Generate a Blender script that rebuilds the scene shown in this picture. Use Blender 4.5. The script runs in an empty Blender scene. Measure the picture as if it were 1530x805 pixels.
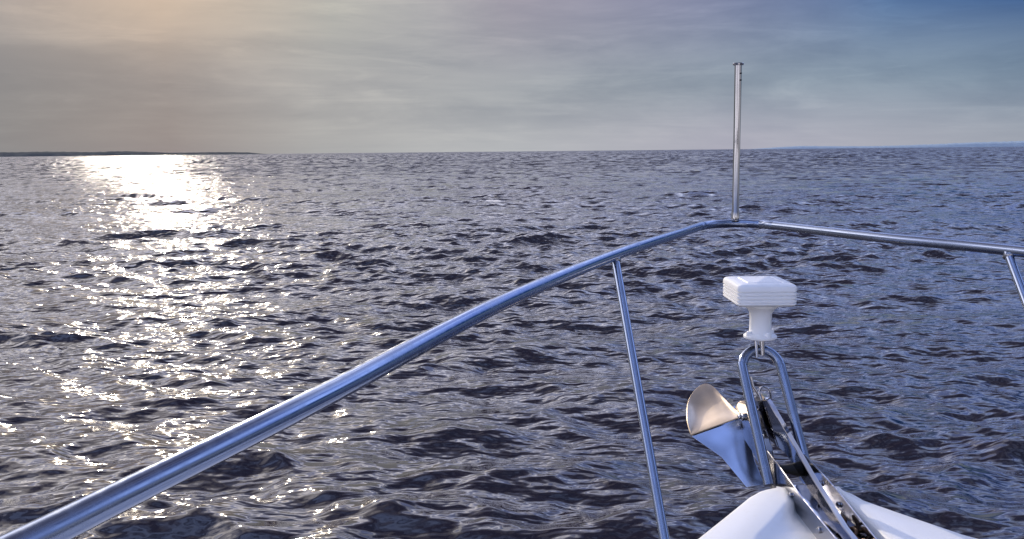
import bpy, bmesh, math, random
import numpy as np
from mathutils import Vector, Matrix
R = math.radians
rng = random.Random(11)
scene = bpy.context.scene
col = scene.collection

# ------------------------------------------------------------------ helpers
def nnode(nt, typ, **kw):
    n = nt.nodes.new(typ)
    for k, v in kw.items():
        if k.startswith('i_'):
            n.inputs[k[2:].replace('_', ' ')].default_value = v
        else:
            setattr(n, k, v)
    return n

def math_node(nt, op, a, b=None, c=None, clamp=False):
    n = nt.nodes.new('ShaderNodeMath'); n.operation = op; n.use_clamp = clamp
    for i, v in enumerate((a, b, c)):
        if v is None: continue
        if isinstance(v, (int, float)): n.inputs[i].default_value = v
        else: nt.links.new(v, n.inputs[i])
    return n.outputs[0]

def vmath(nt, op, a, b=None, scale=None):
    n = nt.nodes.new('ShaderNodeVectorMath'); n.operation = op
    for i, v in enumerate((a, b)):
        if v is None: continue
        if isinstance(v, (tuple, list)): n.inputs[i].default_value = v
        else: nt.links.new(v, n.inputs[i])
    if scale is not None:
        if isinstance(scale, (int, float)): n.inputs['Scale'].default_value = scale
        else: nt.links.new(scale, n.inputs['Scale'])
    return n.outputs['Value'] if op in ('DOT_PRODUCT', 'LENGTH') else n.outputs[0]

def mixc(nt, f, a, b, blend='MIX'):
    n = nt.nodes.new('ShaderNodeMix'); n.data_type = 'RGBA'; n.blend_type = blend
    for key, v in ((0, f), (6, a), (7, b)):
        if isinstance(v, (int, float)): n.inputs[key].default_value = v
        elif isinstance(v, (tuple, list)): n.inputs[key].default_value = (*v[:3], 1)
        else: nt.links.new(v, n.inputs[key])
    return n.outputs[2]

def smooth(nt, v, a, b, lo=0.0, hi=1.0):
    n = nt.nodes.new('ShaderNodeMapRange'); n.interpolation_type = 'SMOOTHSTEP'
    nt.links.new(v, n.inputs[0])
    n.inputs[1].default_value = a; n.inputs[2].default_value = b
    n.inputs[3].default_value = lo; n.inputs[4].default_value = hi
    return n.outputs[0]

def new_mat(name):
    m = bpy.data.materials.new(name); m.use_nodes = True
    nt = m.node_tree
    return m, nt, nt.nodes['Principled BSDF']

# ------------------------------------------------------------------ materials
def steel_mat(name, base=(.60, .62, .65), rough=.13, scr=.10, stretch=(3, 3, 3), warp=0.0, grime=.25, fine=.02):
    m, nt, b = new_mat(name)
    b.inputs['Metallic'].default_value = 1
    tc = nnode(nt, 'ShaderNodeTexCoord')
    mp = nnode(nt, 'ShaderNodeMapping'); mp.inputs['Scale'].default_value = stretch
    nt.links.new(tc.outputs['Object'], mp.inputs[0])
    n1 = nnode(nt, 'ShaderNodeTexNoise', i_Scale=55.0, i_Detail=4.0, i_Roughness=.65)
    nt.links.new(mp.outputs[0], n1.inputs['Vector'])
    n2 = nnode(nt, 'ShaderNodeTexNoise', i_Scale=6.0, i_Detail=3.0)
    nt.links.new(tc.outputs['Object'], n2.inputs['Vector'])
    s = smooth(nt, n1.outputs[0], .35, .75, rough, rough + scr)
    s2 = smooth(nt, n2.outputs[0], .45, .7, 0, scr * .8)
    nt.links.new(math_node(nt, 'ADD', s, s2), b.inputs['Roughness'])
    g = smooth(nt, n2.outputs[0], .5, .75, 0, grime)
    nt.links.new(mixc(nt, g, base, tuple(c * .62 for c in base)), b.inputs['Base Color'])
    bp = nnode(nt, 'ShaderNodeBump', i_Strength=fine, i_Distance=.001)
    nt.links.new(n1.outputs[0], bp.inputs['Height'])
    nt.links.new(bp.outputs[0], b.inputs['Normal'])
    if warp:
        n3 = nnode(nt, 'ShaderNodeTexNoise', i_Scale=11.0, i_Detail=1.0)
        nt.links.new(tc.outputs['Object'], n3.inputs['Vector'])
        b2 = nnode(nt, 'ShaderNodeBump', i_Strength=warp, i_Distance=.01)
        nt.links.new(n3.outputs[0], b2.inputs['Height'])
        nt.links.new(b2.outputs[0], bp.inputs['Normal'])
    return m

M_RAIL = steel_mat('brushed_stainless_steel', (.27, .315, .42), .11, .15, (1, 1, 1))
M_STEEL = steel_mat('polished_stainless_steel', (.46, .46, .49), .06, .07, warp=.2)
M_ANCH = steel_mat('sky_tinted_satin_steel', (.42, .49, .66), .24, .02, warp=0, grime=.2, fine=0)  # blue sky reflection put into the base colour

M_STAFF = steel_mat('darkened_stainless_steel', (.34, .34, .36), .04, .06)  # base darkened to stand in for dark reflections in the chrome
M_FLUKE = steel_mat('sun_tinted_satin_steel', (.64, .52, .39), .36, .1, warp=.05, grime=.5, fine=0)  # warm sun reflection put into the base colour

def gel_mat(name, colr, rough=.3):
    m, nt, b = new_mat(name)
    tc = nnode(nt, 'ShaderNodeTexCoord')
    n1 = nnode(nt, 'ShaderNodeTexNoise', i_Scale=3.5, i_Detail=5.0, i_Roughness=.6)
    nt.links.new(tc.outputs['Object'], n1.inputs['Vector'])
    n2 = nnode(nt, 'ShaderNodeTexNoise', i_Scale=60.0, i_Detail=3.0)
    nt.links.new(tc.outputs['Object'], n2.inputs['Vector'])
    f = smooth(nt, n1.outputs[0], .42, .72, 0, .35)
    c = mixc(nt, f, colr, tuple(k * .86 for k in colr))
    f2 = smooth(nt, n2.outputs[0], .55, .75, 0, .25)
    c = mixc(nt, f2, c, (colr[0] * .9, colr[1] * .87, colr[2] * .8))
    nt.links.new(c, b.inputs['Base Color'])
    nt.links.new(smooth(nt, n1.outputs[0], .3, .7, rough, rough + .2), b.inputs['Roughness'])
    bp = nnode(nt, 'ShaderNodeBump', i_Strength=.08, i_Distance=.002)
    nt.links.new(n2.outputs[0], bp.inputs['Height']); nt.links.new(bp.outputs[0], b.inputs['Normal'])
    return m
M_GEL = gel_mat('white_gelcoat', (.86, .855, .84))
M_HULL = gel_mat('white_hull_gelcoat', (.78, .78, .79), .2)
M_LAMP = gel_mat('white_housing_plastic', (.93, .93, .93), .35)
M_RUB = gel_mat('dark_rubber', (.03, .03, .032), .5)
M_CHAIN = steel_mat('brown_reflection_steel', (.12, .075, .05), .4, .2, grime=.5)  # brown imitates reflections seen in the roller channel
m, nt, b = new_mat('lamp_glass'); M_GLASS = m
b.inputs['Base Color'].default_value = (.5, .52, .55, 1); b.inputs['Roughness'].default_value = .05
b.inputs['Transmission Weight'].default_value = .6
_n = nnode(nt, 'ShaderNodeTexWave', i_Scale=30.0); _b = nnode(nt, 'ShaderNodeBump', i_Strength=.3, i_Distance=.002)
nt.links.new(_n.outputs['Fac'], _b.inputs['Height']); nt.links.new(_b.outputs[0], b.inputs['Normal'])

def hill_mat(name, c1, c2):
    m, nt, b = new_mat(name)
    tc = nnode(nt, 'ShaderNodeTexCoord')
    n = nnode(nt, 'ShaderNodeTexNoise', i_Scale=.012, i_Detail=6.0)
    nt.links.new(tc.outputs['Object'], n.inputs['Vector'])
    nt.links.new(mixc(nt, smooth(nt, n.outputs[0], .4, .62), c1, c2), b.inputs['Base Color'])
    b.inputs['Roughness'].default_value = 1; b.inputs['Specular IOR Level'].default_value = 0
    return m
M_SHORE = hill_mat('wooded_shore', (.10, .105, .10), (.15, .15, .13))  # base lightened to stand in for haze over the shore
M_HILL = hill_mat('hazy_hills', (.34, .42, .49), (.38, .46, .52))  # distance haze put into the pale blue base colour

# ------------------------------------------------------------------ object helpers
def link(name, me, mat=None, parent=None, smooth_=True):
    o = bpy.data.objects.new(name, me); col.objects.link(o)
    if mat: me.materials.append(mat)
    if smooth_:
        for p in me.polygons: p.use_smooth = True
    if parent: o.parent = parent
    return o

def from_bm(name, bm, mat, parent=None, smooth_=True, sharp=None):
    bmesh.ops.recalc_face_normals(bm, faces=bm.faces)
    me = bpy.data.meshes.new(name); bm.to_mesh(me); bm.free()
    o = link(name, me, mat, parent, smooth_)
    if sharp is not None: me.set_sharp_from_angle(angle=R(sharp))
    return o

def catmull(pts, n=8):
    P = [Vector(p) for p in pts]
    P = [P[0] * 2 - P[1]] + P + [P[-1] * 2 - P[-2]]
    out = []
    for i in range(1, len(P) - 2):
        p0, p1, p2, p3 = P[i - 1:i + 3]
        for k in range(n):
            t = k / n
            out.append(.5 * ((2 * p1) + (p2 - p0) * t + (2 * p0 - 5 * p1 + 4 * p2 - p3) * t * t + (3 * p1 - p0 - 3 * p2 + p3) * t ** 3))
    out.append(P[-2]); return out

def add_tube(bm, pts, r, seg=20, closed=False, caps=True):
    pts = [Vector(p) for p in pts]; n = len(pts)
    rad = r if isinstance(r, (list, tuple)) else [r] * n
    rings = []; up = None
    for i, p in enumerate(pts):
        a = pts[(i - 1) % n] if (closed or i) else p
        c = pts[(i + 1) % n] if (closed or i < n - 1) else p
        t = (c - a).normalized()
        if up is None:
            up = t.orthogonal().normalized()
        else:
            up = (up - t * up.dot(t)).normalized()
        s = t.cross(up)
        rings.append([bm.verts.new(p + (up * math.cos(q) + s * math.sin(q)) * rad[i]) for q in [2 * math.pi * k / seg for k in range(seg)]])
    m_ = n if closed else n - 1
    for i in range(m_):
        A, B = rings[i], rings[(i + 1) % n]
        for k in range(seg):
            bm.faces.new((A[k], A[(k + 1) % seg], B[(k + 1) % seg], B[k]))
    if caps and not closed:
        bm.faces.new(rings[0][::-1]); bm.faces.new(rings[-1])

def tube(name, pts, r, mat, parent=None, seg=20, closed=False):
    bm = bmesh.new(); add_tube(bm, pts, r, seg, closed)
    return from_bm(name, bm, mat, parent, True, 50)

def add_lathe(bm, prof, origin, axis=(0, 0, 1), seg=40):
    ax = Vector(axis).normalized(); u = ax.orthogonal().normalized(); v = ax.cross(u); o = Vector(origin)
    rings = [[bm.verts.new(o + ax * h + (u * math.cos(2 * math.pi * k / seg) + v * math.sin(2 * math.pi * k / seg)) * r) for k in range(seg)] for r, h in prof]
    for A, B in zip(rings, rings[1:]):
        for k in range(seg): bm.faces.new((A[k], A[(k + 1) % seg], B[(k + 1) % seg], B[k]))
    bm.faces.new(rings[0][::-1]); bm.faces.new(rings[-1])

def add_plate(bm, pts, off):
    """prism: polygon pts extruded by vector off"""
    off = Vector(off)
    A = [bm.verts.new(Vector(p) - off / 2) for p in pts]; B = [bm.verts.new(Vector(p) + off / 2) for p in pts]
    n = len(pts)
    fs = [bm.faces.new(A[::-1]), bm.faces.new(B)]
    for k in range(n): fs.append(bm.faces.new((A[k], A[(k + 1) % n], B[(k + 1) % n], B[k])))
    return fs

def plate(name, pts, off, mat, parent=None, bev=.0015):
    bm = bmesh.new(); add_plate(bm, pts, off)
    bmesh.ops.recalc_face_normals(bm, faces=bm.faces)
    if bev: bmesh.ops.bevel(bm, geom=bm.edges[:], offset=bev, segments=2, affect='EDGES', clamp_overlap=True)
    return from_bm(name, bm, mat, parent, True, 35)

def tag(o, label=None, cat=None, group=None, kind=None):
    for k, v in (('label', label), ('category', cat), ('group', group), ('kind', kind)):
        if v: o[k] = v
    return o

def set_parent_keep(o, p):
    o.parent = p; o.matrix_parent_inverse = Matrix.Translation(-Vector(p.location))

# ------------------------------------------------------------------ camera
F = 1300.0
pitch, roll, CZ = math.atan(176.5 / F), .0098, 3.0
cam = bpy.data.cameras.new('camera'); co = bpy.data.objects.new('camera', cam); col.objects.link(co)
cam.sensor_width = 36; cam.lens = F / 1530 * 36; cam.clip_start = .05; cam.clip_end = 60000
co.location = (0, 0, CZ)
c_, s_, cp, sp = math.cos(roll), math.sin(roll), math.cos(pitch), math.sin(pitch)
rv = Vector((c_, -s_ * sp, -s_ * cp)); uv = Vector((s_, c_ * sp, c_ * cp)); fv = Vector((0, cp, -sp))
co.rotation_euler = Matrix((rv, uv, -fv)).transposed().to_euler()
scene.camera = co

# ------------------------------------------------------------------ light + sky
SUN_AZ, SUN_EL = R(-21.9), R(16.5)            # azimuth measured from +Y toward +X
sdir = Vector((math.sin(SUN_AZ) * math.cos(SUN_EL), math.cos(SUN_AZ) * math.cos(SUN_EL), math.sin(SUN_EL)))
sl = bpy.data.lights.new('sun', 'SUN'); so = bpy.data.objects.new('sun', sl); col.objects.link(so)
sl.energy = 2.9; sl.angle = R(.55); sl.color = (1, .87, .70)
so.rotation_euler = sdir.to_track_quat('Z', 'Y').to_euler(); so.location = (0, 0, 30)

w = bpy.data.worlds.new('World'); scene.world = w; w.use_nodes = True
nt = w.node_tree; nt.nodes.clear()
out = nnode(nt, 'ShaderNodeOutputWorld')
tc = nnode(nt, 'ShaderNodeTexCoord'); D = vmath(nt, 'NORMALIZE', tc.outputs['Generated'])
sx = nnode(nt, 'ShaderNodeSeparateXYZ'); nt.links.new(D, sx.inputs[0])
X, Y, Z = sx.outputs
sky = nnode(nt, 'ShaderNodeTexSky', sky_type='NISHITA', sun_disc=False, sun_elevation=SUN_EL, sun_rotation=SUN_AZ)
sky.air_density = 1.2; sky.dust_density = 1.5
bg1 = nnode(nt, 'ShaderNodeBackground'); nt.links.new(sky.outputs[0], bg1.inputs[0]); bg1.inputs[1].default_value = .05
# thin cloud veil: colour by direction
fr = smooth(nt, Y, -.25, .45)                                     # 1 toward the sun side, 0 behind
def ramp_x(stops):
    r = nnode(nt, 'ShaderNodeValToRGB'); e = r.color_ramp.elements
    while len(e) < len(stops): e.new(.5)
    for k, (p, c) in enumerate(stops): e[k].position = p; e[k].color = (*c, 1)
    nt.links.new(mx, r.inputs[0]); return r.outputs[0]
mr = nnode(nt, 'ShaderNodeMapRange'); nt.links.new(X, mr.inputs[0]); mr.inputs[1].default_value = -.6; mr.inputs[2].default_value = .6
mx = mr.outputs[0]
low = ramp_x([(0, (.165, .205, .242)), (.2, (.20, .205, .235)), (.32, (.33, .36, .385)), (.5, (.43, .455, .485)), (.7, (.40, .40, .48)), (1, (.31, .345, .40))])
mid = ramp_x([(0, (.20, .225, .255)), (.2, (.225, .22, .245)), (.32, (.31, .325, .35)), (.5, (.285, .315, .36)), (.75, (.235, .297, .375)), (1, (.165, .245, .345))])
top = ramp_x([(0, (.25, .255, .29)), (.2, (.43, .35, .30)), (.34, (.345, .355, .35)), (.42, (.39, .39, .405)), (.5, (.35, .33, .39)), (.66, (.235, .255, .38)), (.82, (.065, .14, .31)), (.92, (.0, .055, .22))])
c = mixc(nt, smooth(nt, Z, -.01, .085), low, mid)
c = mixc(nt, smooth(nt, Z, .06, .175), c, top)
zen = mixc(nt, smooth(nt, X, -.45, .55), (2.6, 2.5, 2.65), (.78, 1.05, 1.95))
zen = mixc(nt, smooth(nt, Z, .40, .92), zen, (.21, .20, .27)); 
# unseen bright, mottled cloud added overhead for the near water to mirror
mp3 = nnode(nt, 'ShaderNodeMapping'); mp3.inputs['Scale'].default_value = (3.2, 3.2, 5.0); nt.links.new(D, mp3.inputs[0])
n4 = nnode(nt, 'ShaderNodeTexNoise', i_Scale=1.3, i_Detail=4.0, i_Roughness=.55); nt.links.new(mp3.outputs[0], n4.inputs['Vector'])
zen = mixc(nt, smooth(nt, n4.outputs[0], .40, .60), vmath(nt, 'MULTIPLY', zen, (.42, .46, .60)), vmath(nt, 'MULTIPLY', zen, (1.35, 1.3, 1.2)))
c = mixc(nt, smooth(nt, Z, .185, .36), c, zen)
back = mixc(nt, smooth(nt, Z, .02, .30), (2.0, 1.92, 2.05), (.50, .66, 1.2))  # unseen sky behind, brightened to light the searchlight and deck
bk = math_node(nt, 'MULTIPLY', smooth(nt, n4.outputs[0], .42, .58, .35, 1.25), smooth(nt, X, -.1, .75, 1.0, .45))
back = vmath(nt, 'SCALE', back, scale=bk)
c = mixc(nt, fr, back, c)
# streaky cloud bands on a flat layer
zz = math_node(nt, 'ADD', math_node(nt, 'MAXIMUM', Z, 0), .06)
cx = nnode(nt, 'ShaderNodeCombineXYZ')
nt.links.new(math_node(nt, 'DIVIDE', X, zz), cx.inputs[0]); nt.links.new(math_node(nt, 'DIVIDE', Y, zz), cx.inputs[1])
mp = nnode(nt, 'ShaderNodeMapping'); mp.inputs['Scale'].default_value = (.62, 1.0, 1); mp.inputs['Rotation'].default_value = (0, 0, .10)
nt.links.new(cx.outputs[0], mp.inputs[0])
n1 = nnode(nt, 'ShaderNodeTexNoise', i_Scale=.75, i_Detail=7.0, i_Roughness=.56, i_Distortion=.6)
nt.links.new(mp.outputs[0], n1.inputs['Vector'])
q2 = nnode(nt, 'ShaderNodeMapping'); q2.inputs['Scale'].default_value = (2.3, 2.3, 10); q2.inputs['Rotation'].default_value = (0, R(3), 0)
nt.links.new(D, q2.inputs[0])
n2 = nnode(nt, 'ShaderNodeTexNoise', i_Scale=1.6, i_Detail=6.0, i_Roughness=.6, i_Distortion=.35)
nt.links.new(q2.outputs[0], n2.inputs['Vector'])
k = math_node(nt, 'MULTIPLY', smooth(nt, n1.outputs[0], .35, .68, .96, 1.045), smooth(nt, n2.outputs[0], .34, .68, .88, 1.15))
q3 = nnode(nt, 'ShaderNodeMapping'); q3.inputs['Scale'].default_value = (2.6, 2.6, 20); q3.inputs['Rotation'].default_value = (0, R(5), 0); nt.links.new(D, q3.inputs[0])
n3 = nnode(nt, 'ShaderNodeTexNoise', i_Scale=2.0, i_Detail=8.0, i_Roughness=.62, i_Distortion=.8); nt.links.new(q3.outputs[0], n3.inputs['Vector'])
k = math_node(nt, 'MULTIPLY', k, smooth(nt, n3.outputs[0], .48, .70, .975, 1.11))
kk = math_node(nt, 'ADD', math_node(nt, 'MULTIPLY', math_node(nt, 'SUBTRACT', k, 1), smooth(nt, Z, .0, .06, .35, 1)), 1)
kc = nnode(nt, 'ShaderNodeCombineXYZ')
nt.links.new(math_node(nt, 'POWER', kk, 1.15), kc.inputs[0]); nt.links.new(kk, kc.inputs[1]); nt.links.new(math_node(nt, 'POWER', kk, .75), kc.inputs[2])
c = mixc(nt, 1.0, c, kc.outputs[0], 'MULTIPLY')
# halo around the veiled sun
dt = vmath(nt, 'DOT_PRODUCT', D, tuple(sdir))
gl = math_node(nt, 'POWER', math_node(nt, 'MAXIMUM', dt, 0), 130)
gl2 = math_node(nt, 'POWER', math_node(nt, 'MAXIMUM', dt, 0), 1200)
c = mixc(nt, 1.0, c, vmath(nt, 'SCALE', (.50, .34, .18), scale=math_node(nt, 'MULTIPLY', gl, .36)), 'ADD')
c = mixc(nt, 1.0, c, vmath(nt, 'SCALE', (1.0, .8, .5), scale=math_node(nt, 'MULTIPLY', gl2, 6)), 'ADD')
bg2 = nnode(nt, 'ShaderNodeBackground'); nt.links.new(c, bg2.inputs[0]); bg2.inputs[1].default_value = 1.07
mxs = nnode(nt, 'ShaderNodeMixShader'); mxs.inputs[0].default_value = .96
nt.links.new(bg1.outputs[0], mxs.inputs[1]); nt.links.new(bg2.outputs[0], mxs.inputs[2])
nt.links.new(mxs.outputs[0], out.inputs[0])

# ------------------------------------------------------------------ water
def make_water():
    fine = np.arange(-37, 37.01, .068)
    coarse = np.arange(37.9, 322.2, 1.0)
    th = np.radians(np.concatenate([fine, coarse]))
    nth = len(th)
    rs = list(np.arange(.5, 5.6, .3)); r = 5.8
    while r < 300:
        rs.append(r); r += max(.036, .32 * r * r / 2600)
    while r < 40000:
        rs.append(r); r *= 1.07
    rs = np.array(rs); nr = len(rs)
    dr = np.gradient(rs)
    Rg, Tg = np.meshgrid(rs, th, indexing='ij')
    x = (Rg * np.sin(Tg)).astype(np.float32); y = (Rg * np.cos(Tg)).astype(np.float32)
    dth = np.abs(np.gradient(th)); dth[dth > .1] = .017
    DR = np.repeat(dr[:, None], nth, 1); TA = Rg * dth[None, :]
    nx_ = np.zeros_like(x); ny_ = np.zeros_like(x)
    px = np.zeros_like(x); py = np.zeros_like(x); pz = np.zeros_like(x)
    g = np.random.default_rng(5)
    # low-frequency gust patches that make some areas choppier
    patch = np.zeros_like(x)
    for _ in range(9):
        a = g.uniform(0, 2 * np.pi); lam = g.uniform(7, 26); k_ = 2 * np.pi / lam
        patch += np.sin(k_ * (np.cos(a) * x * .6 + np.sin(a) * y) + g.uniform(0, 6.28))
    patch = np.clip(1.0 + .09 * patch, .7, 1.3).astype(np.float32)
    main = R(262)                                  # waves run toward the boat, slightly from the right
    oct_ = [(11, 6, 4, .022, .30), (6, 3.2, 14, .058, .36), (3.2, 1.7, 36, .102, .42), (1.7, .9, 64, .145, .50), (.9, .45, 80, .145, .62), (.45, .22, 64, .105, .8)]
    for hi, lo, n, slope, spread in oct_:
        for j in range(n):
            lam = lo * (hi / lo) ** g.random(); k_ = 2 * np.pi / lam
            a = main + g.normal() * spread
            amp = slope * math.sqrt(2.0 / n) / k_
            amp *= g.uniform(.6, 1.4)
            cx_, sx_ = math.cos(a), math.sin(a)
            ph = k_ * (cx_ * x + sx_ * y) + g.uniform(0, 6.28)
            # fade waves the local grid cannot carry
            # rough radial/tangential projection
            rad = np.abs(np.sin(Tg) * cx_ + np.cos(Tg) * sx_); tan_ = np.sqrt(np.clip(1 - rad ** 2, 0, 1))
            s = DR * rad + TA * tan_
            wgt = np.clip((lam / np.maximum(s, 1e-6) - 2.3) / 2.5, 0, 1)
            wt = np.clip((lam / np.maximum(TA * tan_ + .04, 1e-6) - 2.3) / 2.5, 0, 1)
            if lam < 3.2: wgt = wgt * patch; wt = wt * patch
            aw = (amp * wgt).astype(np.float32)
            sn = np.sin(ph); cs = np.cos(ph)
            pz += aw * cs
            sl_ = (amp * wt * k_).astype(np.float32) * sn
            nx_ += sl_ * cx_; ny_ += sl_ * sx_
            q = .75 if lam > 1.7 else (.5 if lam > .9 else .25)
            px -= q * aw * cx_ * sn; py -= q * aw * cx_ * 0 + q * aw * sx_ * sn
    fade = np.clip((1200 - Rg) / 800, 0, 1)
    pz *= fade
    V = np.stack([x + px, y + py, pz], -1).reshape(-1, 3).astype(np.float32)
    V = np.concatenate([V, np.array([[0, 0, 0]], np.float32)])
    i = np.arange(nr - 1)[:, None] * nth; j = np.arange(nth)[None, :]; j2 = (j + 1) % nth
    quads = np.stack([i + j, i + nth + j, i + nth + j2, i + j2], -1).reshape(-1, 4)
    jj = np.arange(nth)
    tris = np.stack([np.full(nth, nr * nth), jj, (jj + 1) % nth], -1)
    me = bpy.data.meshes.new('water')
    nq, ntq = len(quads), len(tris)
    me.vertices.add(len(V)); me.vertices.foreach_set('co', V.ravel())
    li = np.concatenate([quads.ravel(), tris.ravel()]).astype(np.int32)
    me.loops.add(len(li)); me.loops.foreach_set('vertex_index', li)
    me.polygons.add(nq + ntq)
    ls = np.concatenate([np.arange(nq) * 4, nq * 4 + np.arange(ntq) * 3]).astype(np.int32)
    me.polygons.foreach_set('loop_start', ls)
    me.polygons.foreach_set('use_smooth', np.ones(nq + ntq, bool))
    me.update(calc_edges=True)
    at_ = me.attributes.new('wave_slope', 'FLOAT_VECTOR', 'POINT')
    sv = np.stack([nx_, ny_, np.zeros_like(nx_)], -1).reshape(-1, 3); sv = np.concatenate([sv, np.zeros((1, 3))]).astype(np.float32)
    at_.data.foreach_set('vector', sv.ravel())
    if me.polygons[nq // 3].normal.z < 0: me.flip_normals()
    return me

def water_mat():
    m, nt, b = new_mat('sea_water')
    geo = nnode(nt, 'ShaderNodeNewGeometry'); P = geo.outputs['Position']
    dist = vmath(nt, 'LENGTH', P)
    mp_rot = .15
    def height(off, scale, detail, rough, seed, sq=.55):
        v = vmath(nt, 'ADD', P, off)
        q = nnode(nt, 'ShaderNodeMapping'); q.inputs['Rotation'].default_value = (0, 0, mp_rot)
        q.inputs['Scale'].default_value = (sq, 1, 0); q.inputs['Location'].default_value = (seed, seed * .7, 0)
        nt.links.new(v, q.inputs[0])
        n = nnode(nt, 'ShaderNodeTexNoise', i_Scale=scale, i_Detail=detail, i_Roughness=rough, i_Lacunarity=2.1)
        nt.links.new(q.outputs[0], n.inputs['Vector'])
        return n.outputs[0]
    def slope(scale, detail, rough, eps, seed, sq=.55):
        h0 = height((0, 0, 0), scale, detail, rough, seed, sq); hx = height((eps, 0, 0), scale, detail, rough, seed, sq); hy = height((0, eps, 0), scale, detail, rough, seed, sq)
        return (math_node(nt, 'DIVIDE', math_node(nt, 'SUBTRACT', hx, h0), eps), math_node(nt, 'DIVIDE', math_node(nt, 'SUBTRACT', hy, h0), eps))
    # gust patches
    gp = nnode(nt, 'ShaderNodeMapping'); gp.inputs['Scale'].default_value = (.045, .11, 0); nt.links.new(P, gp.inputs[0])
    gn = nnode(nt, 'ShaderNodeTexNoise', i_Scale=1.0, i_Detail=3.0); nt.links.new(gp.outputs[0], gn.inputs['Vector'])
    gust = smooth(nt, gn.outputs[0], .36, .64, .75, 1.2)
    gp2 = nnode(nt, 'ShaderNodeMapping'); gp2.inputs['Scale'].default_value = (.006, .02, 0); nt.links.new(P, gp2.inputs[0])
    gn2 = nnode(nt, 'ShaderNodeTexNoise', i_Scale=1.0, i_Detail=4.0); nt.links.new(gp2.outputs[0], gn2.inputs['Vector'])
    gustf = smooth(nt, gn2.outputs[0], .38, .62, .7, 1.25)
    a1 = slope(3.0, 2.6, .5, .015, 0.0, .45)
    a2 = slope(.55, 3.0, .55, .06, 13.0, .5)
    a3 = slope(.12, 4.0, .55, .2, 31.0, .5)
    w1 = math_node(nt, 'MULTIPLY', gust, .15)
    w2 = math_node(nt, 'MULTIPLY', smooth(nt, dist, 25, 120, .0, 1.0), .36)
    w3 = math_node(nt, 'MULTIPLY', math_node(nt, 'MULTIPLY', smooth(nt, dist, 40, 220, .0, 1.0), gustf), 1.2)
    def comb(i):
        s = math_node(nt, 'MULTIPLY', a1[i], w1)
        far = math_node(nt, 'ADD', math_node(nt, 'MULTIPLY', a2[i], w2), math_node(nt, 'MULTIPLY', a3[i], w3))
        return math_node(nt, 'ADD', s, math_node(nt, 'MULTIPLY', far, 0.25 if i == 0 else 1.0))
    cxy = nnode(nt, 'ShaderNodeCombineXYZ')
    nt.links.new(comb(0), cxy.inputs[0]); nt.links.new(comb(1), cxy.inputs[1])
    # far off only the near flanks of the waves are seen: lean the mean normal back toward the boat
    def crest(sx_, sy_, seed):
        q = nnode(nt, 'ShaderNodeMapping'); q.inputs['Scale'].default_value = (sx_, sy_, 0); q.inputs['Location'].default_value = (seed, seed, 0)
        q.inputs['Rotation'].default_value = (0, 0, .05)
        nt.links.new(P, q.inputs[0])
        n = nnode(nt, 'ShaderNodeTexNoise', i_Scale=1.0, i_Detail=3.0, i_Roughness=.6); nt.links.new(q.outputs[0], n.inputs['Vector'])
        return n.outputs[0]
    cA = smooth(nt, crest(.45, .16, 3.0), .38, .66, .0, 1.0)
    cB = smooth(nt, crest(.16, .03, 9.0), .38, .64, .0, 1.0)
    cC = smooth(nt, crest(.05, .004, 5.0), .38, .64, .0, 1.0)
    f1 = smooth(nt, dist, 60, 200); f2 = smooth(nt, dist, 250, 900)
    cr = nnode(nt, 'ShaderNodeMix'); nt.links.new(f1, cr.inputs[0]); nt.links.new(cA, cr.inputs[2]); nt.links.new(cB, cr.inputs[3])
    cr2 = nnode(nt, 'ShaderNodeMix'); nt.links.new(f2, cr2.inputs[0]); nt.links.new(cr.outputs[0], cr2.inputs[2]); nt.links.new(cC, cr2.inputs[3])
    bias = math_node(nt, 'MULTIPLY', smooth(nt, dist, 25, 180), math_node(nt, 'MULTIPLY_ADD', cr2.outputs[0], .17, .26))
    lean = vmath(nt, 'SCALE', vmath(nt, 'NORMALIZE', P), scale=bias)
    at_ = nnode(nt, 'ShaderNodeAttribute', attribute_name='wave_slope')
    # attribute holds the exact slope of the wave sum (z falls with +sin), so the normal is (slope, 1)
    nf = vmath(nt, 'ADD', vmath(nt, 'MULTIPLY', at_.outputs['Vector'], (.55, 1, 1)), (0, 0, 1))
    gm = nnode(nt, 'ShaderNodeMix'); gm.data_type = 'VECTOR'
    nt.links.new(smooth(nt, dist, 20, 50), gm.inputs[0]); nt.links.new(geo.outputs['Normal'], gm.inputs[4]); nt.links.new(nf, gm.inputs[5])
    N = vmath(nt, 'NORMALIZE', vmath(nt, 'SUBTRACT', vmath(nt, 'SUBTRACT', gm.outputs[1], cxy.outputs[0]), lean))
    nt.links.new(N, b.inputs['Normal'])
    b.inputs['Base Color'].default_value = (.020, .015, .022, 1)
    b.inputs['IOR'].default_value = 1.62
    nt.links.new(smooth(nt, dist, 10, 400, .065, .10), b.inputs['Roughness'])
    return m
wm = make_water(); wo = link('water', wm, water_mat(), None, False); tag(wo, kind='structure')

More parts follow.
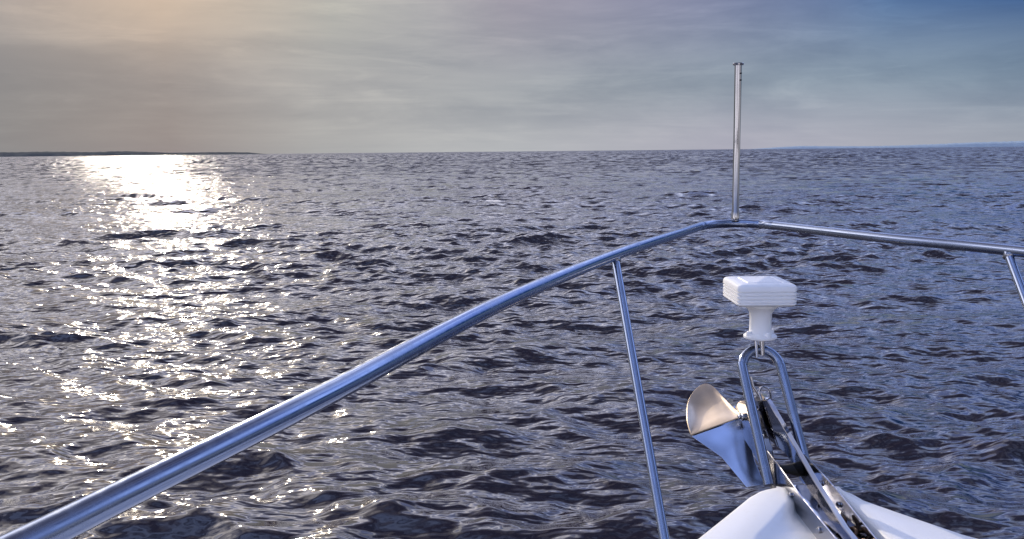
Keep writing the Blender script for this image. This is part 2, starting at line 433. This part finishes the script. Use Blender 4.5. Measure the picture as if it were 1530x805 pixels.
# ------------------------------------------------------------------ far shores
def ridge(name, az0, az1, dist, prof, mat, depth=900):
    """low land seen far off: a ridge solid along an arc; prof(t) gives height"""
    bm = bmesh.new(); n = 260; rows = []
    g = random.Random(3)
    for k in range(n + 1):
        t = k / n; a = R(az0 + (az1 - az0) * t); h = max(prof(t), .0)
        h *= 1 + .10 * (g.random() - .5) * min(1, h / 10)
        dv = Vector((math.sin(a), math.cos(a), 0))
        rows.append([bm.verts.new(dv * (dist + d_) + Vector((0, 0, z_ * h - .5))) for d_, z_ in ((0, 0), (60, .55), (depth * .35, .85), (depth * .6, 1), (depth, 0))])
    for A, B in zip(rows, rows[1:]):
        for i in range(4): bm.faces.new((A[i], B[i], B[i + 1], A[i + 1]))
    return tag(from_bm(name, bm, mat), kind='structure')
def ss(a, b, v):
    t = min(1, max(0, (v - a) / (b - a))); return t * t * (3 - 2 * t)
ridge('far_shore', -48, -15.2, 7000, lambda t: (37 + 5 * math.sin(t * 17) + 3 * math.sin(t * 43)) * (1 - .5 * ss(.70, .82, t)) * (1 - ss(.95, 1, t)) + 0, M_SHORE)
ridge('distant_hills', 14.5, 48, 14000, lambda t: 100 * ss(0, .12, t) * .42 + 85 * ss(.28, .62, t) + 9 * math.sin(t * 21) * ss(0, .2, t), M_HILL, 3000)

# ------------------------------------------------------------------ the boat
AX = .835
boat = bpy.data.objects.new('motor_boat', None); col.objects.link(boat)
boat.location = (0, 0, 0); boat.empty_display_size = .3
tag(boat, 'white motor boat bow with stainless steel bow rail in the foreground', 'boat')

def interp(tab, v):
    tab = sorted(tab)
    if v <= tab[0][0]: return tab[0][1]
    for (a, p), (b_, q) in zip(tab, tab[1:]):
        if v <= b_: return p + (q - p) * (v - a) / (b_ - a)
    return tab[-1][1]
HL = [(2.438, .085), (2.42, .115), (2.375, .166), (2.25, .262), (2.077, .396), (1.88, .60), (1.7, .84), (1.45, 1.12), (1.2, 1.34), (.8, 1.60), (0, 1.92), (-1, 2.12), (-2.5, 2.25), (-6, 2.25)]
HR = [(2.438, .085), (2.39, .115), (2.271, .197), (2.06, .354), (1.88, .57), (1.7, .82), (1.45, 1.11), (1.2, 1.34), (.8, 1.60), (0, 1.92), (-1, 2.12), (-2.5, 2.25), (-6, 2.25)]
CL = [(2.40, .055), (2.32, .066), (2.20, .14), (2.07, .235), (1.7, .42), (1.2, .70), (.8, .92), (0, 1.15), (-1, 1.40), (-6, 1.6)]
CR = [(2.40, .075), (2.2, .092), (2.066, .10), (1.8, .17), (1.2, .66), (.8, .92), (0, 1.15), (-1, 1.40), (-6, 1.6)]
st = [2.438, 2.425, 2.40, 2.36, 2.31, 2.25, 2.18, 2.10, 2.0, 1.88, 1.7, 1.45, 1.2, .8, .4, 0, -1, -2.5, -4, -6]
bm = bmesh.new(); rows = []
for y in st:
    hl, hr = interp(HL, y), interp(HR, y); cl, cr = min(interp(CL, y), hl * .8), min(interp(CR, y), hr * .85)
    sag = -.055 * ss(2.2, 1.2, y)
    tipd = -.012 * ss(2.40, 2.438, y)
    pr = []
    pr += [(-hl, 1.985), (-hl + .003, 2.008), (-hl + .012, 2.020), (-hl + .03, 2.026)]
    pr += [(-(hl - .03) * .5 - cl * .5, 2.031), (-cl - .012, 2.033), (-cl, 2.031), (-cl + .016, 2.022)]
    inn = min(cl - .02, .062)
    pr += [(-(cl - .016) * .5 - inn * .5, 2.012 + sag * .5), (-inn, 2.000 + sag), (0, 1.990 + sag), (.062 if cr > .075 else cr * .8, 1.990 + sag)]
    pr += [(cr - .012 if cr > .08 else cr * .9, 1.995 + sag * .9), (cr, 2.022), (cr + .008, 2.029), (cr + .025, 2.033), (cr * .5 + (hr - .03) * .5 + .01, 2.030), (hr - .03 if hr - .03 > cr + .03 else hr * .93, 2.026), (hr - .012 if hr - .012 > cr + .03 else hr * .96, 2.020), (hr - .003, 2.008), (hr, 1.985)]
    rows.append([bm.verts.new((AX + px_, y, z_ + tipd)) for px_, z_ in pr])
for A, B in zip(rows, rows[1:]):
    for i in range(len(A) - 1): bm.faces.new((A[i], A[i + 1], B[i + 1], B[i]))
# front face of the nose
lo = [bm.verts.new((v.co.x * .98 + AX * .02, 2.434, 1.93)) for v in rows[0]]
for i in range(len(lo) - 1): bm.faces.new((rows[0][i], lo[i], lo[i + 1], rows[0][i + 1]))
deck = from_bm('deck', bm, M_GEL, boat, True, 55)
# hull shell
bm = bmesh.new(); rows = []
for y in st:
    hl, hr = interp(HL, y), interp(HR, y)
    L = []
    for f, z_, dy in ((1.0, 1.99, 0), (1.012, 1.93, 0), (.99, 1.88, -.02), (.86, 1.45, -.35), (.70, .9, -.8), (.52, .35, -1.25), (.40, .0, -1.5), (.2, -.3, -1.8), (0.0, -.6, -2.1)):
        k_ = ss(-1.5, 2.43, y)
        f2 = 1 - (1 - f) * (.35 + .65 * k_)
        if f == 0: f2 = 0
        L.append((f2, z_, dy * k_))
    ring = [(AX - hl * f, y + dy, z_) for f, z_, dy in L] + [(AX + hr * f, y + dy, z_) for f, z_, dy in L[-2::-1]]
    rows.append([bm.verts.new(p) for p in ring])
for A, B in zip(rows, rows[1:]):
    for i in range(len(A) - 1): bm.faces.new((A[i], A[i + 1], B[i + 1], B[i]))
A = rows[0]; n = len(A)
for i in range(n // 2): 
    try: bm.faces.new((A[i], A[i + 1], A[n - 2 - i], A[n - 1 - i])) if i + 1 < n - 2 - i else bm.faces.new((A[i], A[i + 1], A[n - 1 - i]))
    except Exception: pass
bm.faces.new(rows[-1])
hull = from_bm('hull', bm, M_HULL, boat, True, 50)

# ---- bow rail
rail_pts = [(-1.14, -.9, 2.58), (-1.02, -.5, 2.59), (-.86, -.10, 2.61), (-.655, .31, 2.632), (-.4512, .7128, 2.655), (-.3896, .8321, 2.664), (-.2402, 1.1293, 2.6855), (-.0204, 1.6896, 2.705), (.2919, 2.4121, 2.712), (.60, 3.035, 2.714), (.700, 3.235, 2.715), (.745, 3.300, 2.715), (.80, 3.340, 2.7155), (.8719, 3.352, 2.716), (.935, 3.325, 2.7155), (.985, 3.250, 2.715), (1.1956, 2.80, 2.712), (1.4061, 2.43, 2.710), (1.72, 1.69, 2.705), (1.93, 1.14, 2.69), (2.15, .72, 2.66), (2.34, .31, 2.632), (2.55, -.1, 2.61), (2.71, -.5, 2.59), (2.82, -.9, 2.58)]
rail = tube('bow_rail', catmull(rail_pts, 8), .0158, M_RAIL, boat, 28)
def stanchion(topp, base):
    o = tube('stanchion', [topp, base], .0118, M_RAIL, rail, 20)
    dv = (Vector(base) - Vector(topp)).normalized()
    bm = bmesh.new(); add_lathe(bm, [(.0125, .006), (.0165, .010), (.0160, .014), (.0135, .0175), (.0118, .019)], Vector(topp), dv, 24)
    from_bm('weld', bm, M_STAFF, o, True, 40)
    bm = bmesh.new(); add_lathe(bm, [(.034, 0), (.034, .004), (.03, .007), (.019, .009), (.0165, .03), (.013, .034)], Vector(base) - Vector((0, 0, .004)))
    from_bm('stanchion_base', bm, M_STEEL, o, True, 40)
for tp, bs in (((.286, 2.398, 2.705), (.345, 1.75, 2.032)), ((1.398, 2.435, 2.703), (1.335, 1.75, 2.032)),
               ((-.655, .31, 2.632), (-.48, -.2, 2.032)), ((2.34, .31, 2.632), (2.15, -.2, 2.032)),
               ((-1.02, -.5, 2.59), (-.86, -1.0, 2.032)), ((2.71, -.5, 2.59), (2.55, -1.0, 2.032))):
    stanchion(tp, bs)
# swaged joint sleeves at the two bends and the socket of the staff
def sleeve(a, b_):
    a = Vector(a); b_ = Vector(b_); d_ = (b_ - a)
    tube('sleeve', [a, a + d_ * .04, a + d_ * .96, b_], [.0158, .0163, .0163, .0158], M_RAIL, rail, 24)
sleeve((.700, 3.235, 2.715), (.722, 3.271, 2.715)); sleeve((.962, 3.293, 2.715), (.984, 3.252, 2.715))

# ---- staff on the rail's tip
bm = bmesh.new()
add_lathe(bm, [(.0150, 0), (.0150, .035), (.0132, .040), (.0130, .30), (.0135, .56), (.0135, .583), (.0135, .585), (.020, .586), (.021, .592), (.019, .594)], (.862, 3.345, 2.727), (-.006, 0, 1))
staff = from_bm('flag_staff', bm, M_STAFF, boat, True, 40)
bm = bmesh.new(); 
for zz_ in (.555, .530): add_lathe(bm, [(.003, 0), (.003, .003)], (.866, 3.345 - .0135, 2.727 + zz_), (0.2, -1, 0), 10)
from_bm('set_screw', bm, M_RUB, staff, True, 40)

# ---- bow roller channel
xl, xr = .785, .895
lp = [(xl, 1.2, 2.010), (xl, 1.7, 2.050), (xl, 2.013, 2.056), (xl, 2.2577, 2.058), (xl, 2.59, 2.076), (xl, 2.66, 2.060), (xl, 2.68, 2.02), (xl, 2.64, 1.975), (xl, 2.50, 1.970), (xl, 2.46, 1.990), (xl, 1.2, 1.975)]
rp = [(xr, 1.2, 2.000), (xr, 1.7, 2.035), (xr, 2.04, 2.042), (xr, 2.31, 2.063), (xr, 2.571, 2.068), (xr, 2.64, 2.052), (xr, 2.66, 2.015), (xr, 2.62, 1.975), (xr, 2.50, 1.970), (xr, 2.46, 1.990), (xr, 1.2, 1.975)]
roller = plate('bow_roller', [((xl + xr) / 2, 1.2, 1.9995), ((xl + xr) / 2, 2.50, 1.9995), ((xl + xr) / 2, 2.52, 1.985), ((xl + xr) / 2, 2.50, 1.981), ((xl + xr) / 2, 1.2, 1.9955)], (xr - xl - .005, 0, 0), M_STEEL, boat, .0008)
plate('side_plate', lp, (.0045, 0, 0), M_STEEL, roller)
plate('side_plate', rp, (.0045, 0, 0), M_STEEL, roller)
bm = bmesh.new(); add_lathe(bm, [(.022, -.050), (.024, -.046), (.014, -.012), (.012, 0), (.014, .012), (.024, .046), (.022, .050)], (.840, 2.60, 2.012), (1, 0, 0))
from_bm('roller_wheel', bm, M_RUB, roller, True, 40)
bm = bmesh.new(); add_lathe(bm, [(.004, -.066), (.010, -.0655), (.010, -.060), (.005, -.0595), (.005, .0595), (.010, .060), (.010, .0655), (.004, .066)], (.840, 2.60, 2.012), (1, 0, 0), 20)
from_bm('roller_pin', bm, M_STEEL, roller, True, 40)
for (bx_, by_, bz_) in ((xl - .0045, 2.35, 2.03), (xl - .0045, 2.12, 2.03), (xr - .0045, 2.42, 2.035), (xr - .0045, 2.28, 2.03)):
    bm = bmesh.new(); add_lathe(bm, [(.0085, -.001), (.0085, .003), (.004, .0065), (.001, .007)], (bx_, by_, bz_), (-1, 0, 0), 16)
    from_bm('bolt', bm, M_STEEL, roller, True, 40)

# ---- hoop that carries the lamp
Lb, Lt, Rt, Rb = Vector((.7655, 2.50, 2.000)), Vector((.7367, 2.72, 2.300)), Vector((.8704, 2.75, 2.292)), Vector((.9145, 2.60, 2.005))
arc = [Lb, Lb.lerp(Lt, .5), Lt]
cc = (Lt + Rt) / 2; hv = (Rt - Lt) / 2
upv = Vector((0, .045, .055))
for q in range(15, 180, 15):
    a = R(180 - q); arc.append(cc + hv * math.cos(a) + upv * math.sin(a) * 1.0)
arc += [Rt, Rt.lerp(Rb, .5), Rb]
hoop = tube('support_hoop', catmull(arc, 5), .0158, M_RAIL, boat, 24)

# ---- searchlight
LX, LY0, LY1, LZ0, LZ1 = .802, 2.69, 2.90, 2.506, 2.578
def rounded_rect(cx0, cy0, hx, hy, r, n=6):
    P = []
    for (sx0, sy0, a0) in ((1, 1, 0), (-1, 1, 90), (-1, -1, 180), (1, -1, 270)):
        for k in range(n + 1):
            a = R(a0 + 90 * k / n); P.append((cx0 + sx0 * (hx - r) + r * math.cos(a), cy0 + sy0 * (hy - r) + r * math.sin(a)))
    return P
bm = bmesh.new(); prof = []
cy = (LY0 + LY1) / 2
z = LZ0
prof += [(-.012, LZ0), (-.004, LZ0 + .003), (0, LZ0 + .008)]
for k in range(4):
    zb = LZ0 + .011 + k * .0115
    prof += [(.0, zb), (-.005, zb + .0015), (-.005, zb + .003), (0, zb + .0045)]
prof += [(0, LZ1 - .012), (-.002, LZ1 - .006), (-.007, LZ1 - .002), (-.016, LZ1), (-.034, LZ1 + .0015), (-.036, LZ1 - .0005), (-.040, LZ1 - .0005), (-.042, LZ1 + .002)]
rings = []
for ins, z in prof:
    rings.append([bm.verts.new((x_, y_, z)) for x_, y_ in rounded_rect(LX, cy, .094 + ins, .105 + ins, max(.015 + ins * .35, .004))])
for A, B in zip(rings, rings[1:]):
    for i in range(len(A)): bm.faces.new((A[i], A[(i + 1) % len(A)], B[(i + 1) % len(A)], B[i]))
bm.faces.new(rings[0][::-1]); bm.faces.new(rings[-1])
lamp = from_bm('searchlight', bm, M_LAMP, boat, True, 32)
tag(lamp)
bm = bmesh.new()
px0 = (.808, 2.785, 2.388)
add_lathe(bm, [(.050, 0), (.053, .003), (.053, .009), (.048, .013), (.040, .016), (.0355, .024), (.0345, .060), (.036, .085), (.044, .098), (.056, .106), (.058, .120)], px0, (0, 0, 1), 48)
ped = from_bm('pedestal', bm, M_LAMP, lamp, True, 35)
for a in (20, 110, 200, 290):
    bm = bmesh.new(); add_lathe(bm, [(.009, 0), (.009, .012), (.006, .016)], (px0[0] + .043 * math.cos(R(a)), px0[1] + .043 * math.sin(R(a)), 2.398), (0, 0, 1), 16)
    from_bm('mounting_lug', bm, M_LAMP, lamp, True, 40)
bm = bmesh.new()
x0, x1, z0, z1 = LX - .075, LX + .075, LZ0 + .012, LZ1 - .012
pl = [(x0, LY1 + .002, z0), (x1, LY1 + .002, z0), (x1, LY1 + .002, z1), (x0, LY1 + .002, z1)]
add_plate(bm, pl, (0, .008, 0)); from_bm('lens', bm, M_GLASS, lamp, False)
tube('mast_stub', [(.8115, 2.768, 2.335), (.8115, 2.775, 2.392)], .0085, M_STEEL, hoop, 16)
tube('cable_conduit', [(.7905, 2.755, 2.330), (.7905, 2.770, 2.392)], .0048, M_STEEL, hoop, 12)

# ---- unseen superstructure added behind the viewpoint to darken chrome reflections
bm = bmesh.new()
add_plate(bm, [(AX - 1.35, -1.1, 2.0), (AX - 1.15, -1.5, 2.45), (AX - .95, -2.3, 3.15), (AX - .95, -4.2, 3.22), (AX - 1.35, -4.4, 2.0)], (.004, 0, 0))
add_plate(bm, [(AX + 1.35, -1.1, 2.0), (AX + 1.15, -1.5, 2.45), (AX + .95, -2.3, 3.15), (AX + .95, -4.2, 3.22), (AX + 1.35, -4.4, 2.0)], (.004, 0, 0))
for p4 in (((-1.35, -1.1, 2.0), (1.35, -1.1, 2.0), (1.15, -1.5, 2.45), (-1.15, -1.5, 2.45)), ((-.95, -2.3, 3.15), (.95, -2.3, 3.15), (.95, -4.2, 3.22), (-.95, -4.2, 3.22)), ((-.95, -4.2, 3.22), (.95, -4.2, 3.22), (1.35, -4.4, 2.0), (-1.35, -4.4, 2.0))):
    bm.faces.new([bm.verts.new((AX + q[0], q[1], q[2])) for q in p4])
unseen_cabin = from_bm('unseen_cabin', bm, M_GEL, boat, False)
plate('unseen_windscreen', [(AX - 1.13, -1.50, 2.452), (AX + 1.13, -1.50, 2.452), (AX + .93, -2.29, 3.148), (AX - .93, -2.29, 3.148)], (0, .02, .02), M_RUB, unseen_cabin)

# ------------------------------------------------------------------ the anchor (stowed in the roller)
T, a1, a2, a3, a4, a5, a6 = [Vector(v) for v in ((.6158, 2.92, 2.016), (.6172, 3.0, 2.051), (.6458, 3.12, 2.077), (.6826, 3.18, 2.103), (.7219, 3.2, 2.1205), (.7528, 3.18, 2.1153), (.7766, 3.08, 2.0924))]
Rr, K, L_, N_, S_, Q_ = [Vector(v) for v in ((.7956, 2.92, 2.0815), (.708, 2.853, 1.9595), (.7748, 2.779, 1.881), (.8336, 2.775, 1.8914), (.8142, 2.823, 1.953), (.806, 2.865, 2.009))]
def solid(name, faces, thick, mat, parent, bev=.0012, sub=0, sharp=30):
    bm = bmesh.new(); vm = {}
    for f in faces:
        vs = []
        for p in f:
            key = tuple(round(q, 5) for q in p)
            if key not in vm: vm[key] = bm.verts.new(p)
            vs.append(vm[key])
        bm.faces.new(vs)
    me = bpy.data.meshes.new(name); bm.to_mesh(me); bm.free()
    o = link(name, me, mat, parent, True)
    s = o.modifiers.new('thickness', 'SOLIDIFY'); s.thickness = thick; s.offset = 0
    b_ = o.modifiers.new('edges', 'BEVEL'); b_.width = bev; b_.segments = 2; b_.limit_method = 'ANGLE'; b_.angle_limit = R(25)
    me.set_sharp_from_angle(angle=R(sharp))
    return o
anchor = bpy.data.objects.new('anchor', None); col.objects.link(anchor); anchor.location = (0, 0, 0)
tag(anchor, 'polished stainless plough anchor stowed in the bow roller', 'anchor')
# upper fluke: dished fan of faces about a hollow centre
arc_pts = catmull([T, a1, a2, a3, a4, a5, a6, Rr], 5)
cen = (T + a2 + a4 + Rr) / 4 + Vector((.015, .02, -.022))
fan = []
ringsN = 6; base_mid = [T.lerp(Rr, k / (len(arc_pts) - 1)) for k in range(len(arc_pts))]
grid = []
for j in range(ringsN + 1):
    v = j / ringsN; row = []
    for k, pa in enumerate(arc_pts):
        p = base_mid[k].lerp(pa, v)
        bulge = math.sin(math.pi * v) * math.sin(math.pi * k / (len(arc_pts) - 1))
        row.append(p + Vector((.010, .028, -.014)) * bulge)
    grid.append(row)
for A, B in zip(grid, grid[1:]):
    for k in range(len(A) - 1):
        pts_ = [A[k], A[k + 1], B[k + 1], B[k]]
        uq = []
        for p in pts_:
            if all((p - q).length > 1e-4 for q in uq): uq.append(p)
        if len(uq) > 2: fan.append(uq)
solid('fluke', fan, .005, M_FLUKE, anchor, .001, sharp=40)['label'] = 'dished upper fluke tinted tan for sunlight'
# lower fluke: two flat facets with a knuckle between them
dn = Vector((.003, -.004, -.004))
solid('fluke', [[T + dn, K, Rr + dn], [Rr + dn, K, L_, N_, S_, Q_]], .006, M_ANCH, anchor, .0012)['label'] = 'flat lower fluke tinted blue grey for reflected sky'
# far-side stiffener so that the plough reads as a solid wedge from ahead
solid('keel_plate', [[T + Vector((0, .01, 0)), K + Vector((.01, .02, 0)), Vector((.80, 3.02, 1.985)), Vector((.80, 3.05, 2.08))]], .006, M_ANCH, anchor)
# ballast / crown block joining the flukes with the shank
plate('crown', [Vector((.812, 2.66, 1.985)), Vector((.812, 2.78, 2.005)), Vector((.812, 2.99, 2.02)), Vector((.812, 3.03, 2.07)), Vector((.812, 2.96, 2.125)), Vector((.812, 2.88, 2.15)), Vector((.812, 2.80, 2.10)), Vector((.812, 2.70, 2.045))], (.045, 0, 0), M_STAFF, anchor, .004)
# shank: a flat bar running aft along the channel
SX = .851
shank = [(SX, 1.45, 1.995 + .02), (SX, 1.90, 2.005 + .02), (SX, 2.127, 2.036), (SX, 2.36, 2.075), (SX, 2.689, 2.148), (SX, 2.80, 2.172), (SX, 2.875, 2.176), (SX, 2.93, 2.155), (SX, 2.97, 2.10), (SX, 2.94, 2.05), (SX, 2.80, 2.045), (SX, 2.60, 2.062), (SX, 2.36, 2.030), (SX, 2.127, 2.003), (SX, 1.45, 2.0015)]
plate('shank', shank, (.016, 0, 0), M_STAFF, anchor, .002)
# bail and bolt at the shank's head
tube('bail', catmull([(.838, 2.85, 2.16), (.832, 2.86, 2.185), (.842, 2.86, 2.203), (.862, 2.86, 2.197), (.872, 2.86, 2.172), (.868, 2.86, 2.15)], 6), .0036, M_STEEL, anchor, 12)
tube('locking_pin', [(.805, 2.87, 2.235), (.812, 2.865, 2.205), (.835, 2.86, 2.170)], .005, M_STEEL, anchor, 12)
bm = bmesh.new(); add_lathe(bm, [(.006, 0), (.014, .001), (.014, .010), (.009, .012), (.009, .02), (.004, .023)], (.788, 2.885, 2.090), (-1, -.3, .2), 18)
from_bm('pivot_bolt', bm, M_STEEL, anchor, True, 40)

# ------------------------------------------------------------------ added chain standing in for brown reflections beside the shank
def add_link(bm, c_, d_, flip, L=.030, W=.017, r=.0048):
    d_ = Vector(d_).normalized(); s_v = Vector((1, 0, 0)); s_v = (s_v - d_ * s_v.dot(d_)).normalized(); n_v = d_.cross(s_v)
    s2 = (s_v * math.cos(flip) + n_v * math.sin(flip))
    P = []
    for k in range(16):
        a = 2 * math.pi * k / 16
        P.append(Vector(c_) + d_ * ((L - W) * .5 * (1 if math.cos(a) > 0 else -1) * (1 if abs(math.cos(a)) > .01 else 0) + W * .6 * math.cos(a)) + s2 * W * .72 * math.sin(a))
    add_tube(bm, P, r, 8, True)
bm = bmesh.new()
path = catmull([(.874, 1.45, 2.010), (.873, 1.8, 2.012), (.8735, 2.05, 2.0125), (.873, 2.14, 2.0125), (.8725, 2.22, 2.0125)], 40)
acc = 0; last = path[0]; kk_ = 0
for p in path:
    if (p - last).length >= .034:
        add_link(bm, p, p - last, (R(35) if kk_ % 2 else R(-55)) + rng.uniform(-.15, .15)); last = p; kk_ += 1
chain = from_bm('reflection_chain', bm, M_CHAIN, None, True, 60)
tag(chain, 'added brown chain standing in for reflections in the bow roller channel', 'chain')

scene.view_settings.view_transform = 'Standard'; scene.view_settings.look = 'None'
scene.view_settings.exposure = 0; scene.view_settings.gamma = 1
scene.cycles.max_bounces = 6; scene.cycles.glossy_bounces = 4; scene.cycles.transmission_bounces = 3
scene.cycles.sample_clamp_indirect = 6; scene.cycles.sample_clamp_direct = 400
scene.cycles.caustics_reflective = False; scene.cycles.caustics_refractive = False
